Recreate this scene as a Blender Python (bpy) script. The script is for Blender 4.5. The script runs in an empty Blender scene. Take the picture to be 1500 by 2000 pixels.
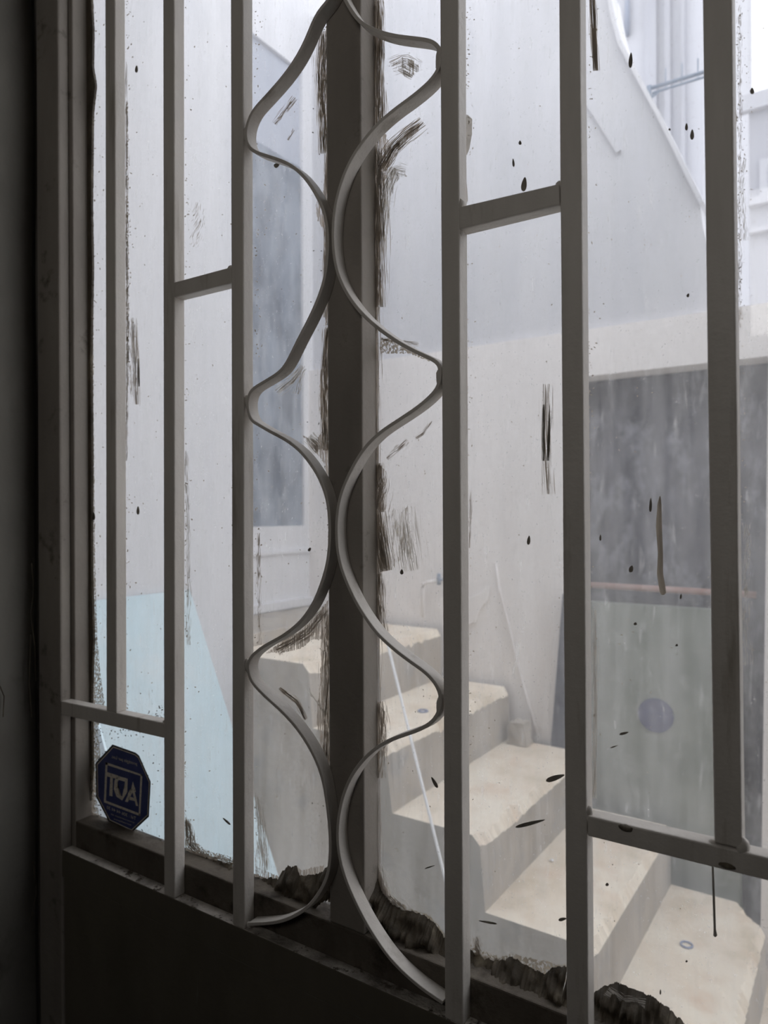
import bpy, bmesh, math, random
from mathutils import Vector, Matrix, noise
from mathutils.geometry import tessellate_polygon
random.seed(7)
scn = bpy.context.scene
COL = scn.collection

# ------------------------------------------------------------------ camera
F = 1400.0; CX = 750.0; CY = 1004.0
TH = math.radians(33.8); PH = math.radians(-0.25)
EYE = Vector((0, 0, 1.426))
r0 = Vector((math.cos(TH), math.sin(TH), 0)); u0 = Vector((0, 0, 1)); FW = Vector((-math.sin(TH), math.cos(TH), 0))
RT = r0 * math.cos(PH) + u0 * math.sin(PH); UP = -r0 * math.sin(PH) + u0 * math.cos(PH)
cd = bpy.data.cameras.new('camera'); cam = bpy.data.objects.new('camera', cd); COL.objects.link(cam)
m = Matrix.Identity(4)
for i in range(3):
    m[i][0] = RT[i]; m[i][1] = UP[i]; m[i][2] = -FW[i]; m[i][3] = EYE[i]
cam.matrix_world = m
cd.sensor_fit = 'HORIZONTAL'; cd.sensor_width = 36; cd.lens = F / 1500 * 36
cd.shift_y = (CY - 1000) / 1500
cd.clip_start = 0.02; cd.clip_end = 200
cd.dof.use_dof = True; cd.dof.focus_distance = 0.80; cd.dof.aperture_fstop = 8.0
scn.camera = cam

# ------------------------------------------------------------------ world, light, exposure
w = bpy.data.worlds.new('sky'); scn.world = w; w.use_nodes = True
wn = w.node_tree.nodes; wl = w.node_tree.links
bg = wn['Background']; bg.inputs['Color'].default_value = (0.93, 0.955, 1.0, 1); bg.inputs['Strength'].default_value = 2.3
la = bpy.data.lights.new('room_fill_light', 'AREA'); la.shape = 'RECTANGLE'; la.size = 0.5; la.size_y = 0.4  # added fill lamp that lifts the grille fronts, no known source in the room
la.energy = 2.5; la.color = (1.0, 0.97, 0.94)
lo = bpy.data.objects.new('room_fill_light', la); COL.objects.link(lo)
lo.location = (-0.1, -0.75, 2.1); lo.rotation_euler = (math.radians(93), 0, math.radians(8))
scn.view_settings.view_transform = 'Standard'; scn.view_settings.look = 'None'
scn.view_settings.exposure = 0.08; scn.view_settings.gamma = 1.0; scn.view_settings.use_curve_mapping = False
scn.cycles.max_bounces = 10; scn.cycles.diffuse_bounces = 6; scn.cycles.transparent_max_bounces = 16
scn.cycles.sample_clamp_indirect = 4.0

# ------------------------------------------------------------------ depth of the real planes
YG = 0.650      # front of the grille bars
YF = 0.668      # front of the door leaf frame
YP = 0.697      # glass
YB = 0.703      # outer face of leaf frame

def ray(px, py):
    return RT * ((px - CX) / F) + UP * ((CY - py) / F) + FW
def onY(px, py, Y):
    r = ray(px, py); return EYE + r * ((Y - EYE.y) / r.y)
def onX(px, py, X):
    r = ray(px, py); return EYE + r * ((X - EYE.x) / r.x)
def onZ(px, py, Z):
    r = ray(px, py); return EYE + r * ((Z - EYE.z) / r.z)
def GXZ(px, py, Y=YP):
    p = onY(px, py, Y); return (p.x, p.z)

# ------------------------------------------------------------------ materials
def new_mat(name):
    mt = bpy.data.materials.new(name); mt.use_nodes = True
    return mt, mt.node_tree.nodes, mt.node_tree.links
def coords(n, l, scale=(1, 1, 1)):
    tc = n.new('ShaderNodeNewGeometry'); mp = n.new('ShaderNodeMapping'); mp.inputs['Scale'].default_value = scale
    l.new(tc.outputs['Position'], mp.inputs['Vector']); return mp.outputs['Vector']
def nz(n, l, vec, scale, detail=6, rough=0.6):
    t = n.new('ShaderNodeTexNoise'); t.inputs['Scale'].default_value = scale; t.inputs['Detail'].default_value = detail
    t.inputs['Roughness'].default_value = rough; l.new(vec, t.inputs['Vector']); return t.outputs['Fac']
def ramp(n, l, fac, stops):
    r = n.new('ShaderNodeValToRGB'); e = r.color_ramp.elements
    e[0].position, e[0].color = stops[0][0], (*stops[0][1], 1)
    e[1].position, e[1].color = stops[-1][0], (*stops[-1][1], 1)
    for p, c in stops[1:-1]:
        k = e.new(p); k.color = (*c, 1)
    l.new(fac, r.inputs['Fac']); return r.outputs['Color']
def mixc(n, l, fac, a, b, mode='MIX'):
    mx = n.new('ShaderNodeMix'); mx.data_type = 'RGBA'; mx.blend_type = mode
    for s, v in ((mx.inputs[0], fac), (mx.inputs[6], a), (mx.inputs[7], b)):
        if hasattr(v, 'links') or hasattr(v, 'is_linked'): l.new(v, s)
        elif isinstance(v, (int, float)): s.default_value = v
        else: s.default_value = (*v, 1)
    return mx.outputs[2]
def rough_mat(name, stops, scale=6, stretch=(1, 1, 1), rough=0.8, bump=0.3, bscale=60, stain=None, stain_lo=0.55, stain_hi=0.7, stain_scale=3, stain_stretch=(1, 1, 1), spec=0.3):
    mt, n, l = new_mat(name); b = n['Principled BSDF']
    v = coords(n, l, stretch); c = ramp(n, l, nz(n, l, v, scale), stops)
    if stain:
        f = ramp(n, l, nz(n, l, coords(n, l, stain_stretch), stain_scale, 8, 0.65), [(stain_lo, (0, 0, 0)), (stain_hi, (1, 1, 1))])
        c = mixc(n, l, f, c, stain)
    l.new(c, b.inputs['Base Color']); b.inputs['Roughness'].default_value = rough
    b.inputs['Specular IOR Level'].default_value = spec
    bp = n.new('ShaderNodeBump'); bp.inputs['Strength'].default_value = bump; bp.inputs['Distance'].default_value = 0.003
    l.new(nz(n, l, coords(n, l), bscale, 8), bp.inputs['Height']); l.new(bp.outputs['Normal'], b.inputs['Normal'])
    return mt

M = {}
M['paint'] = rough_mat('old_grey_paint', [(0.3, (.50, .465, .42)), (0.7, (.62, .58, .53))], 22, (1, 1, .18), .5, .35, 90,
                       stain=(.3, .26, .21), stain_lo=.57, stain_hi=.75, stain_scale=26, stain_stretch=(1, 1, .12))
M['lit_dust'] = rough_mat('lit_dusty_ledge', [(0.35, (.16, .14, .12)), (0.6, (.66, .61, .55))], 14, (1, 1, 1), .9, 1.0, 200,
                      stain=(.12, .1, .08), stain_lo=.55, stain_hi=.62, stain_scale=60)  # dust, with the light on the ledge top painted into its colour
M['frame'] = rough_mat('frame_brown_grey_paint', [(0.3, (.22, .195, .17)), (0.7, (.29, .26, .225))], 14, (1, 1, .3), .65, .4, 60,
                       stain=(.08, .065, .05), stain_lo=.6, stain_hi=.74, stain_scale=18)
M['darkframe'] = rough_mat('grimy_dark_frame', [(0.3, (.085, .07, .055)), (0.7, (.14, .12, .095))], 20, (1, 1, .5), .75, .8, 70,
                           stain=(.035, .027, .02), stain_lo=.52, stain_hi=.66, stain_scale=16)
M['panel'] = rough_mat('door_panel_paint', [(0.3, (.10, .088, .066)), (0.7, (.14, .122, .095))], 7, (1, 1, .4), .75, .3, 40,
                       stain=(.16, .15, .13), stain_lo=.66, stain_hi=.72, stain_scale=26, stain_stretch=(1.6, 1, .12))
M['plaster'] = rough_mat('room_plaster', [(0.3, (.19, .178, .155)), (0.7, (.24, .226, .198))], 4, (1, 1, 1), .9, .5, 25,
                         stain=(.13, .12, .1), stain_lo=.62, stain_hi=.75, stain_scale=5)
M['darkplaster'] = rough_mat('room_dark', [(0.3, (.10, .092, .08)), (0.7, (.14, .13, .11))], 3)
M['floor'] = rough_mat('room_floor', [(0.3, (.04, .034, .027)), (0.7, (.06, .05, .04))], 5)
M['white'] = rough_mat('lavender_white_render', [(0.3, (.68, .685, .71)), (0.7, (.78, .78, .80))], 3.2, (1, 1, .35), .9, .4, 30,
                       stain=(.58, .59, .62), stain_lo=.56, stain_hi=.8, stain_scale=2.4, stain_stretch=(1, 1, .4))
M['white2'] = rough_mat('upper_white_render', [(0.3, (.58, .585, .61)), (0.7, (.72, .72, .745))], 3.0, (1, 1, .25), .9, .3, 30,
                        stain=(.46, .48, .52), stain_lo=.57, stain_hi=.82, stain_scale=3.5, stain_stretch=(1, 1, .25))
M['beige'] = rough_mat('pink_beige_render', [(0.3, (.84, .805, .78)), (0.7, (.91, .875, .85))], 3, (1, 1, .6), .9, .5, 30,
                       stain=(.76, .74, .72), stain_lo=.56, stain_hi=.75, stain_scale=2.2, stain_stretch=(1, 1, .5))
M['far'] = rough_mat('far_white', [(0.3, (.42, .425, .46)), (0.7, (.52, .525, .56))], .8, (1, 1, .2), .9, .0)
M['farwall'] = rough_mat('far_pale_wall', [(0.3, (.36, .365, .40)), (0.7, (.44, .445, .48))], 2, (1, 1, .3), .9, .1)
M['fardark'] = rough_mat('far_window_grey', [(0.3, (.22, .25, .32)), (0.7, (.28, .31, .38))], 1)
M['slate'] = rough_mat('slate_blue_metal', [(0.36, (.10, .125, .17)), (0.6, (.27, .31, .37))], 9, (1, 1, .5), .6, .2, 40,
                       stain=(.36, .40, .45), stain_lo=.55, stain_hi=.7, stain_scale=22, stain_stretch=(1, 1, .3))
M['slatelight'] = rough_mat('pale_slate', [(0.3, (.42, .45, .52)), (0.7, (.5, .53, .6))], 4)
M['darkmetal'] = rough_mat('mottled_dark_metal', [(0.3, (.05, .052, .065)), (0.7, (.15, .152, .18))], 12, (1, 1, .7), .55, .3, 40,
                           stain=(.27, .275, .31), stain_lo=.5, stain_hi=.66, stain_scale=16, stain_stretch=(1, 1, .5))
M['plank'] = rough_mat('dark_slate_plank', [(0.3, (.045, .05, .075)), (0.7, (.11, .115, .15))], 30, rough=.7, bump=.4)
M['green'] = rough_mat('grey_green_board', [(0.3, (.20, .225, .195)), (0.7, (.30, .325, .29))], 9, (1, 1, .8), .6, .2, 30,
                       stain=(.36, .385, .355), stain_lo=.56, stain_hi=.72, stain_scale=14)
M['blueink'] = rough_mat('blue_disc', [(0.3, (.035, .04, .12)), (0.7, (.09, .10, .2))], 30)
M['rust'] = rough_mat('red_brown_pipe', [(0.3, (.36, .22, .19)), (0.7, (.5, .36, .33))], 12, rough=.45)
M['sheet'] = rough_mat('pale_blue_sheet', [(0.3, (.56, .72, .78)), (0.7, (.66, .80, .85))], 6, (1, 1, .5), .6, .3, 25,
                       stain=(.7, .8, .83), stain_lo=.55, stain_hi=.75, stain_scale=8)
M['tread'] = rough_mat('lit_worn_concrete', [(0.32, (.66, .56, .42)), (0.48, (.84, .73, .59)), (0.66, (.92, .84, .70))], 7, (1, 1, 1), .9, .7, 35,
                       stain=(.74, .56, .42), stain_lo=.54, stain_hi=.74, stain_scale=6)  # paler copy of the stair concrete, skylight on the treads painted in
M['riser'] = rough_mat('shaded_concrete', [(0.3, (.33, .29, .24)), (0.7, (.47, .42, .36))], 9, (1, 1, .6), .9, .7, 30,
                       stain=(.26, .255, .245), stain_lo=.52, stain_hi=.72, stain_scale=8)  # darker copy of the stair concrete, shade on the upright faces painted in
M['ground'] = rough_mat('courtyard_concrete', [(0.3, (.60, .585, .56)), (0.7, (.72, .70, .67))], 3, rough=.9, bump=.6)
M['grime'] = rough_mat('putty_grime', [(0.3, (.04, .032, .022)), (0.55, (.085, .068, .048)), (0.72, (.2, .17, .12))], 45, (1, 1, .4), .6, .5, 120)
M['zinc'] = rough_mat('antenna_grey_blue', [(0.3, (.20, .25, .32)), (0.7, (.28, .33, .4))], 30, rough=.5)
M['plastic'] = rough_mat('white_plastic', [(0.3, (.82, .83, .83)), (0.7, (.88, .88, .88))], 30, rough=.4, bump=0)
M['ring'] = rough_mat('blue_grey_plastic', [(0.3, (.22, .27, .42)), (0.7, (.27, .32, .47))], 30, rough=.4, bump=0)
M['navy'] = rough_mat('sticker_navy', [(0.3, (.045, .06, .17)), (0.7, (.07, .085, .23))], 60, rough=.45, bump=.1)
M['print'] = rough_mat('sticker_print', [(0.3, (.62, .56, .48)), (0.7, (.85, .78, .68))], 300, rough=.5, bump=.1,
                       stain=(.3, .26, .22), stain_lo=.58, stain_hi=.64, stain_scale=260)
M['stickerback'] = rough_mat('sticker_border', [(0.3, (.035, .035, .04)), (0.7, (.06, .06, .06))], 60, rough=.5)

# paint smears on glass: translucent so that light shines through the thin bristle marks
def smear_mat(name, col, tr):
    mt, n, l = new_mat(name); out = n['Material Output']; n.remove(n['Principled BSDF'])
    d = n.new('ShaderNodeBsdfDiffuse'); t = n.new('ShaderNodeBsdfTranslucent'); mx = n.new('ShaderNodeMixShader')
    c = ramp(n, l, nz(n, l, coords(n, l, (1, 1, .3)), 120), [(.3, tuple(x * .65 for x in col)), (.7, col)])
    l.new(c, d.inputs['Color']); l.new(c, t.inputs['Color']); mx.inputs[0].default_value = tr
    l.new(d.outputs[0], mx.inputs[1]); l.new(t.outputs[0], mx.inputs[2]); l.new(mx.outputs[0], out.inputs['Surface'])
    return mt
def brush_mat(name, col, tr, scale, stretch, lo, hi):
    mt = smear_mat(name, col, tr); n, l = mt.node_tree.nodes, mt.node_tree.links
    out = n['Material Output']; src = out.inputs['Surface'].links[0].from_socket
    t = n.new('ShaderNodeBsdfTransparent'); mx = n.new('ShaderNodeMixShader')
    f = ramp(n, l, nz(n, l, coords(n, l, stretch), scale, 8, .7), [(lo, (0, 0, 0)), (hi, (.95, .95, .95))])
    l.new(f, mx.inputs[0]); l.new(t.outputs[0], mx.inputs[1]); l.new(src, mx.inputs[2]); l.new(mx.outputs[0], out.inputs['Surface']); return mt
M['brushv'] = brush_mat('brushed_brown_vertical', (.5, .43, .36), .6, 520, (1, 1, .09), .40, .52)
M['brushd'] = brush_mat('brushed_brown_thin', (.5, .45, .38), .6, 420, (1, 1, .12), .47, .6)
M['crumb'] = brush_mat('crumbly_dirt', (.42, .36, .28), .55, 330, (1, 1, .8), .44, .52)
M['smear'] = smear_mat('brown_paint_smear', (.5, .44, .37), .6)
M['smearl'] = smear_mat('thin_paint_smear', (.6, .56, .5), .65)
M['drop'] = smear_mat('dark_paint_drop', (.22, .2, .17), .15)
M['dribble'] = smear_mat('tan_paint_dribble', (.30, .26, .21), .4)

# dirty glass
def glass_mat():
    mt, n, l = new_mat('dirty_glass'); out = n['Material Output']; n.remove(n['Principled BSDF'])
    tr = n.new('ShaderNodeBsdfTransparent'); tr.inputs['Color'].default_value = (.955, .955, .965, 1)
    tl = n.new('ShaderNodeBsdfTranslucent'); tl.inputs['Color'].default_value = (.80, .79, .78, 1)
    gl = n.new('ShaderNodeBsdfGlossy'); gl.inputs['Roughness'].default_value = .03
    g = n.new('ShaderNodeNewGeometry')
    streak = ramp(n, l, nz(n, l, coords(n, l, (1, 1, .10)), 55, 8, .7), [(.36, (.03, .03, .03)), (.68, (.14, .14, .14))])
    cloud = ramp(n, l, nz(n, l, coords(n, l, (1, 1, .6)), 7, 6, .6), [(.35, (.02, .02, .02)), (.75, (.10, .10, .10))])
    scr = ramp(n, l, nz(n, l, coords(n, l, (1, 1, .22)), 150, 3, .5), [(.64, (0, 0, 0)), (.74, (.16, .16, .16))])
    speck = ramp(n, l, nz(n, l, coords(n, l, (1, 1, .8)), 420, 2, .5), [(.68, (0, 0, 0)), (.76, (.28, .28, .28))])
    a = mixc(n, l, 1.0, streak, cloud, 'ADD'); a = mixc(n, l, 1.0, a, speck, 'ADD'); a = mixc(n, l, 1.0, a, scr, 'ADD')
    mx = n.new('ShaderNodeMixShader'); l.new(a, mx.inputs[0]); l.new(tr.outputs[0], mx.inputs[1]); l.new(tl.outputs[0], mx.inputs[2])
    m2 = n.new('ShaderNodeMixShader'); m2.inputs[0].default_value = .025; l.new(mx.outputs[0], m2.inputs[1]); l.new(gl.outputs[0], m2.inputs[2])
    l.new(m2.outputs[0], out.inputs['Surface']); return mt
M['glass'] = glass_mat()

# ------------------------------------------------------------------ object helpers
def link(name, bm, mat, parent=None, smooth=False, bevel=0, **props):
    bmesh.ops.recalc_face_normals(bm, faces=bm.faces[:])
    me = bpy.data.meshes.new(name); bm.to_mesh(me); bm.free()
    mats = mat if isinstance(mat, (list, tuple)) else [mat]
    for q in mats: me.materials.append(M[q])
    if smooth:
        for p in me.polygons: p.use_smooth = True
    o = bpy.data.objects.new(name, me); COL.objects.link(o)
    if parent: o.parent = parent
    if bevel:
        b = o.modifiers.new('bevel', 'BEVEL'); b.width = bevel; b.segments = 2; b.limit_method = 'ANGLE'; b.angle_limit = 0.7
    for k, v in props.items(): o[k] = v
    return o
def empty(name, **props):
    o = bpy.data.objects.new(name, None); COL.objects.link(o); o.empty_display_size = .1
    for k, v in props.items(): o[k] = v
    return o
def box(bm, x0, x1, y0, y1, z0, z1):
    vs = [bm.verts.new((x, y, z)) for z in (z0, z1) for y in (y0, y1) for x in (x0, x1)]
    for f in ((0, 1, 3, 2), (4, 5, 7, 6), (0, 1, 5, 4), (2, 3, 7, 6), (0, 2, 6, 4), (1, 3, 7, 5)):
        bm.faces.new([vs[i] for i in f])
def nb(): return bmesh.new()
def prismY(bm, pts, y0, y1):          # polygon in x,z extruded along y
    a = [bm.verts.new((x, y0, z)) for x, z in pts]; b = [bm.verts.new((x, y1, z)) for x, z in pts]
    bm.faces.new(a); bm.faces.new(b[::-1])
    k = len(pts)
    for i in range(k): bm.faces.new((a[i], a[(i + 1) % k], b[(i + 1) % k], b[i]))
def prismX(bm, pts, x0, x1):
    a = [bm.verts.new((x0, y, z)) for y, z in pts]; b = [bm.verts.new((x1, y, z)) for y, z in pts]
    bm.faces.new(a); bm.faces.new(b[::-1]); k = len(pts)
    for i in range(k): bm.faces.new((a[i], a[(i + 1) % k], b[(i + 1) % k], b[i]))
def tube(bm, pts, r, seg=10):
    rings = []
    for i, p in enumerate(pts):
        p = Vector(p); d = (Vector(pts[min(i + 1, len(pts) - 1)]) - Vector(pts[max(i - 1, 0)])).normalized()
        ref = Vector((0, 0, 1)) if abs(d.z) < .9 else Vector((1, 0, 0))
        a = d.cross(ref).normalized(); b = d.cross(a)
        rr = r[i] if isinstance(r, (list, tuple)) else r
        rings.append([bm.verts.new(p + (a * math.cos(t) + b * math.sin(t)) * rr) for t in [2 * math.pi * k / seg for k in range(seg)]])
    for i in range(len(rings) - 1):
        for k in range(seg): bm.faces.new((rings[i][k], rings[i][(k + 1) % seg], rings[i + 1][(k + 1) % seg], rings[i + 1][k]))
    bm.faces.new(rings[0]); bm.faces.new(rings[-1][::-1])
def catmull(pts, sub=6):
    out = []; n = len(pts)
    for i in range(n - 1):
        p0 = Vector(pts[max(i - 1, 0)]); p1 = Vector(pts[i]); p2 = Vector(pts[i + 1]); p3 = Vector(pts[min(i + 2, n - 1)])
        for k in range(sub):
            t = k / sub
            out.append(.5 * ((2 * p1) + (p2 - p0) * t + (2 * p0 - 5 * p1 + 4 * p2 - p3) * t * t + (3 * p1 - p0 - 3 * p2 + p3) * t ** 3))
    out.append(Vector(pts[-1])); return out

TOP = 2.42                                                  # head of the door
XW = onY(75, 1000, YG).x                                    # room side wall
XR = 0.62                                                   # right end of the door

# ================================================================== ROOM SHELL
bm = nb(); box(bm, XW - .25, 2.6, -2.75, 0.62, -.12, 0); link('floor', bm, 'floor', kind='structure')
bm = nb(); box(bm, XW - .25, 2.6, -2.75, 0.90, 2.75, 2.9); link('ceiling', bm, 'darkplaster', kind='structure')
# side wall with slightly wavy plaster
bm = nb()
NY, NZ = 40, 60
g = [[bm.verts.new((XW + .006 * noise.noise(Vector((y * 5, z * 4, 3))) - (.012 if y > .62 else 0), y, z)) for z in [2.75 * j / NZ for j in range(NZ + 1)]]
     for y in [-2.6 + 3.25 * i / NY for i in range(NY + 1)]]
for i in range(NY):
    for j in range(NZ): bm.faces.new((g[i][j], g[i + 1][j], g[i + 1][j + 1], g[i][j + 1]))
bedge = [e for e in bm.edges if e.is_boundary]
ex = bmesh.ops.extrude_edge_only(bm, edges=bedge)
for v in [q for q in ex['geom'] if isinstance(q, bmesh.types.BMVert)]: v.co.x = XW - .22
link('wall_left', bm, 'plaster', smooth=True, kind='structure')
bm = nb(); box(bm, 2.4, 2.6, -2.6, .62, 0, 2.75); link('wall_right', bm, 'darkplaster', kind='structure')
bm = nb(); box(bm, XW, 2.4, -2.75, -2.6, 0, 2.75); link('wall_rear', bm, 'darkplaster', kind='structure')
bm = nb(); box(bm, XR + .001, 2.6, .62, .87, 0, 2.75); link('wall_front', bm, 'plaster', kind='structure')
bm = nb(); box(bm, XW, XR, .62, .80, TOP + .001, 2.75); link('wall_front_upper', bm, 'plaster', kind='structure')
bm = nb(); box(bm, XW - .25, XW - .022, .66, .715, 0, 2.75); link('wall_front_side', bm, 'plaster', kind='structure')
# hairline cracks in the wall plaster
ck = nb()
for path in ([(62, 1100), (66, 1150), (60, 1200), (68, 1260), (70, 1330)], [(60, 1240), (57, 1330), (62, 1400)], [(64, 1680), (72, 1740), (60, 1800)], [(0, 1340), (8, 1360), (6, 1400)]):
    pts = []
    for (a, b) in path:
        p = onX(a, b, XW + .003); pts.append(p)
    tube(ck, pts, .0008, 5)
link('crack', ck, 'grime', parent=bpy.data.objects['wall_left'])

# ================================================================== DOOR LEAF
door = empty('door_1', kind='structure')
x_st = onY(145, 1000, YF).x; x_pl = onY(640, 900, YF).x; x_pr = onY(708, 900, YF).x
ZR = 1.426 - .482                                            # top of the leaf bottom rail
ZL = 1.426 - .522                                            # ledge of the grille bottom bar
ZK = 1.426 - .565                                            # lower edge of the rail above the panel
x_fr = onY(118, 1000, YG).x
bm = nb(); box(bm, XW - .02, x_st, YF, YB, 0.02, TOP); link('frame_stile', bm, 'frame', door, bevel=.002)
bm = nb(); box(bm, XR - .06, XR, YF, YB, 0.02, TOP); link('frame_stile', bm, 'frame', door, bevel=.002)
bm = nb(); box(bm, x_st, XR - .06, YF, YB, TOP - .06, TOP); link('top_rail', bm, 'frame', door, bevel=.002)
bm = nb(); box(bm, x_st, XR - .06, YF, YB, ZL - .10, ZR); link('bottom_rail', bm, 'darkframe', door, bevel=.002)
bm = nb(); box(bm, x_pl, x_pr, YF, YB, ZR, TOP - .06); link('meeting_post', bm, 'frame', door, bevel=.002)
bm = nb(); box(bm, XW + .045, XR, YG + .004, YF, .04, ZK - .0015); link('door_panel', bm, 'panel', door, bevel=.002)
bm = nb(); box(bm, XW + .0, x_fr - 0.0, YG - .001, YF, .0, TOP); link('frame_casing', bm, 'frame', door, bevel=.003)
for (a, b) in ((x_st, x_pl), (x_pr, XR - .06)):
    bm = nb(); box(bm, a - .0, b + .0, YP, YP + .004, ZR - .0, TOP - .06)
    o = link('pane', bm, 'glass', door)
    o['label'] = 'dirty paint-spattered glass pane'
panes = [o for o in door.children if o.name.startswith('pane')]
paneL, paneR = panes

# ================================================================== SECURITY GRILLE
gr = empty('security_grille', label='grey-painted iron security grille of square bars and two wavy scrolls on the door', category='grille')
gr.location = (0, 0, 0)
def bar(l0, r0_, l1, r1, z0, z1, ya=0, yb=1700, name='vertical_bar'):
    # edges measured at two heights, made straight between z0 and z1
    pl0, pl1 = onY(l0, ya, YG), onY(l1, yb, YG); pr0, pr1 = onY(r0_, ya, YG), onY(r1, yb, YG)
    def X(a, b, z): return a.x + (b.x - a.x) * (z - a.z) / (b.z - a.z)
    b_ = nb()
    n = 16; ring = []
    for i in range(n + 1):
        z = z0 + (z1 - z0) * i / n
        j = [.0004 * noise.noise(Vector((l0, z * 9, k * 7.1))) for k in range(2)]
        xl, xr = X(pl0, pl1, z) + j[0], X(pr0, pr1, z) + j[1]
        ring.append([b_.verts.new(v) for v in ((xl, YG, z), (xr, YG, z), (xr, YF, z), (xl, YF, z))])
    for i in range(n):
        for k in range(4): b_.faces.new((ring[i][k], ring[i][(k + 1) % 4], ring[i + 1][(k + 1) % 4], ring[i + 1][k]))
    b_.faces.new(ring[0]); b_.faces.new(ring[-1])
    return link(name, b_, 'paint', gr, bevel=.0016)
zc3 = onY(200, 1386, YG).z; zc4 = onY(1388, 1645, YG).z
bar(205, 224, 208, 228, zc3, TOP - .03)
bar(318, 340, 320, 341, ZL, TOP - .03)
bar(450, 474, 454, 477, ZL, TOP - .03)
bar(859, 895, 867, 903, ZL, TOP - .03)
bar(1091, 1133, 1104, 1147, ZL, TOP - .03)
bar(1372, 1430, 1395, 1450, zc4, TOP - .03)
def cross(pa, pb, pc, pd):       # top-left, top-right, bottom-right, bottom-left of the front face
    b_ = nb(); P4 = [onY(*p, YG) for p in (pa, pb, pc, pd)]
    prismY(b_, [(p.x, p.z) for p in P4], YG, YF); return link('cross_bar', b_, 'paint', gr, bevel=.0016)
cross((340, 551), (451, 521), (452, 553), (340, 581))
cross((895, 404), (1092, 358), (1093, 400), (896, 449))
cross((119, 1369), (320, 1412), (320, 1442), (119, 1396))
x_end = XR - .002
pA = onY(1161, 1599, YG); pB = onY(1400, 1648, YG); pC = onY(1400, 1695, YG); pD = onY(1157, 1637, YG)
zt = (pA.z + pB.z) / 2; zb = (pC.z + pD.z) / 2
b_ = nb(); box(b_, onY(1147, 1620, YG).x, x_end, YG, YF, zb, zt); link('cross_bar', b_, 'paint', gr, bevel=.0016)
b_ = nb(); box(b_, x_fr, XR, YG, YF, ZK, ZL)
for f in b_.faces: f.material_index = 0 if f.calc_center_median().z > ZL - .001 else 1
link('bottom_bar', b_, ['lit_dust', 'panel'], gr, bevel=.0016)
b_ = nb(); box(b_, x_fr, XR, YG, YF, TOP - .03, TOP); link('top_bar', b_, 'paint', gr, bevel=.0016)

scrollL = [(655, -30), (640, -2), (622, 20), (609, 44), (594, 80), (574, 117), (547, 154), (517, 188), (494, 214), (482, 240), (479, 266), (485, 286), (500, 297), (527, 306), (557, 317),
           (581, 333), (601, 355), (617, 381), (630, 409), (637, 440), (639, 475), (637, 510), (632, 545), (621, 580), (604, 619), (580, 665), (562, 702), (545, 726), (514, 746), (492, 760), (483, 778), (483, 801), (490, 820),
           (503, 829), (527, 843), (557, 859), (584, 880), (604, 904), (621, 931), (634, 963), (641, 998), (643, 1045), (639, 1095), (627, 1139), (610, 1180), (584, 1216), (550, 1243),
           (517, 1261), (492, 1280), (483, 1298), (485, 1318), (494, 1337), (517, 1361), (550, 1391), (577, 1421), (599, 1453), (617, 1488), (629, 1523), (636, 1560), (641, 1600), (644, 1645),
           (642, 1690), (634, 1722), (617, 1752), (597, 1775), (567, 1793), (534, 1803), (484, 1806)]
scrollR = [(662, -25), (673, -2), (686, 21), (704, 43), (732, 58), (765, 68), (802, 73), (832, 77), (848, 84), (857, 96), (858, 115), (854, 135), (836, 160), (802, 189), (768, 214), (735, 243), (708, 275), (686, 308),
           (669, 345), (657, 385), (651, 422), (649, 462), (652, 502), (660, 537), (675, 570), (694, 598), (718, 624), (750, 650), (785, 673), (818, 690), (846, 703), (857, 716), (858, 735), (853, 757), (836, 777), (812, 797),
           (778, 820), (745, 842), (718, 867), (697, 896), (679, 930), (665, 965), (658, 1000), (656, 1035), (658, 1072), (665, 1107), (678, 1142), (694, 1176), (715, 1210), (738, 1240), (768, 1268),
           (798, 1291), (826, 1311), (845, 1330), (857, 1352), (859, 1375), (852, 1398), (838, 1414), (816, 1426), (788, 1436), (761, 1446), (738, 1459), (718, 1475), (699, 1496), (682, 1523), (669, 1556), (661, 1593), (658, 1631),
           (661, 1667), (669, 1702), (682, 1738), (698, 1773), (716, 1807), (736, 1839), (758, 1870), (785, 1899), (822, 1931), (864, 1960)]
def ribbon(trace, t=.0042, off=0.0, name='scroll'):
    pts = [Vector((*GXZ(a, b, YG),)) for a, b in trace]
    pts = catmull([(p.x, p.y, 0) for p in pts], 5)
    # light smoothing
    for _ in range(3):
        pts = [pts[0]] + [(pts[i - 1] + pts[i] * 2 + pts[i + 1]) / 4 for i in range(1, len(pts) - 1)] + [pts[-1]]
    b_ = nb(); rings = []
    for i, p in enumerate(pts):
        d = (pts[min(i + 1, len(pts) - 1)] - pts[max(i - 1, 0)]).normalized(); nrm = Vector((-d.y, d.x, 0))
        a = p + nrm * (t / 2 + off); c = p - nrm * (t / 2 - off)
        rings.append([b_.verts.new(v) for v in ((a.x, YG + .0005, a.y), (c.x, YG + .0005, c.y), (c.x, YF - .0003, c.y), (a.x, YF - .0003, a.y))])
    for i in range(len(rings) - 1):
        for k in range(4): b_.faces.new((rings[i][k], rings[i][(k + 1) % 4], rings[i + 1][(k + 1) % 4], rings[i + 1][k]))
    b_.faces.new(rings[0]); b_.faces.new(rings[-1])
    return link(name, b_, 'paint', gr, smooth=False, bevel=.0008)
ribbon(scrollL); ribbon(scrollR)
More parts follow.
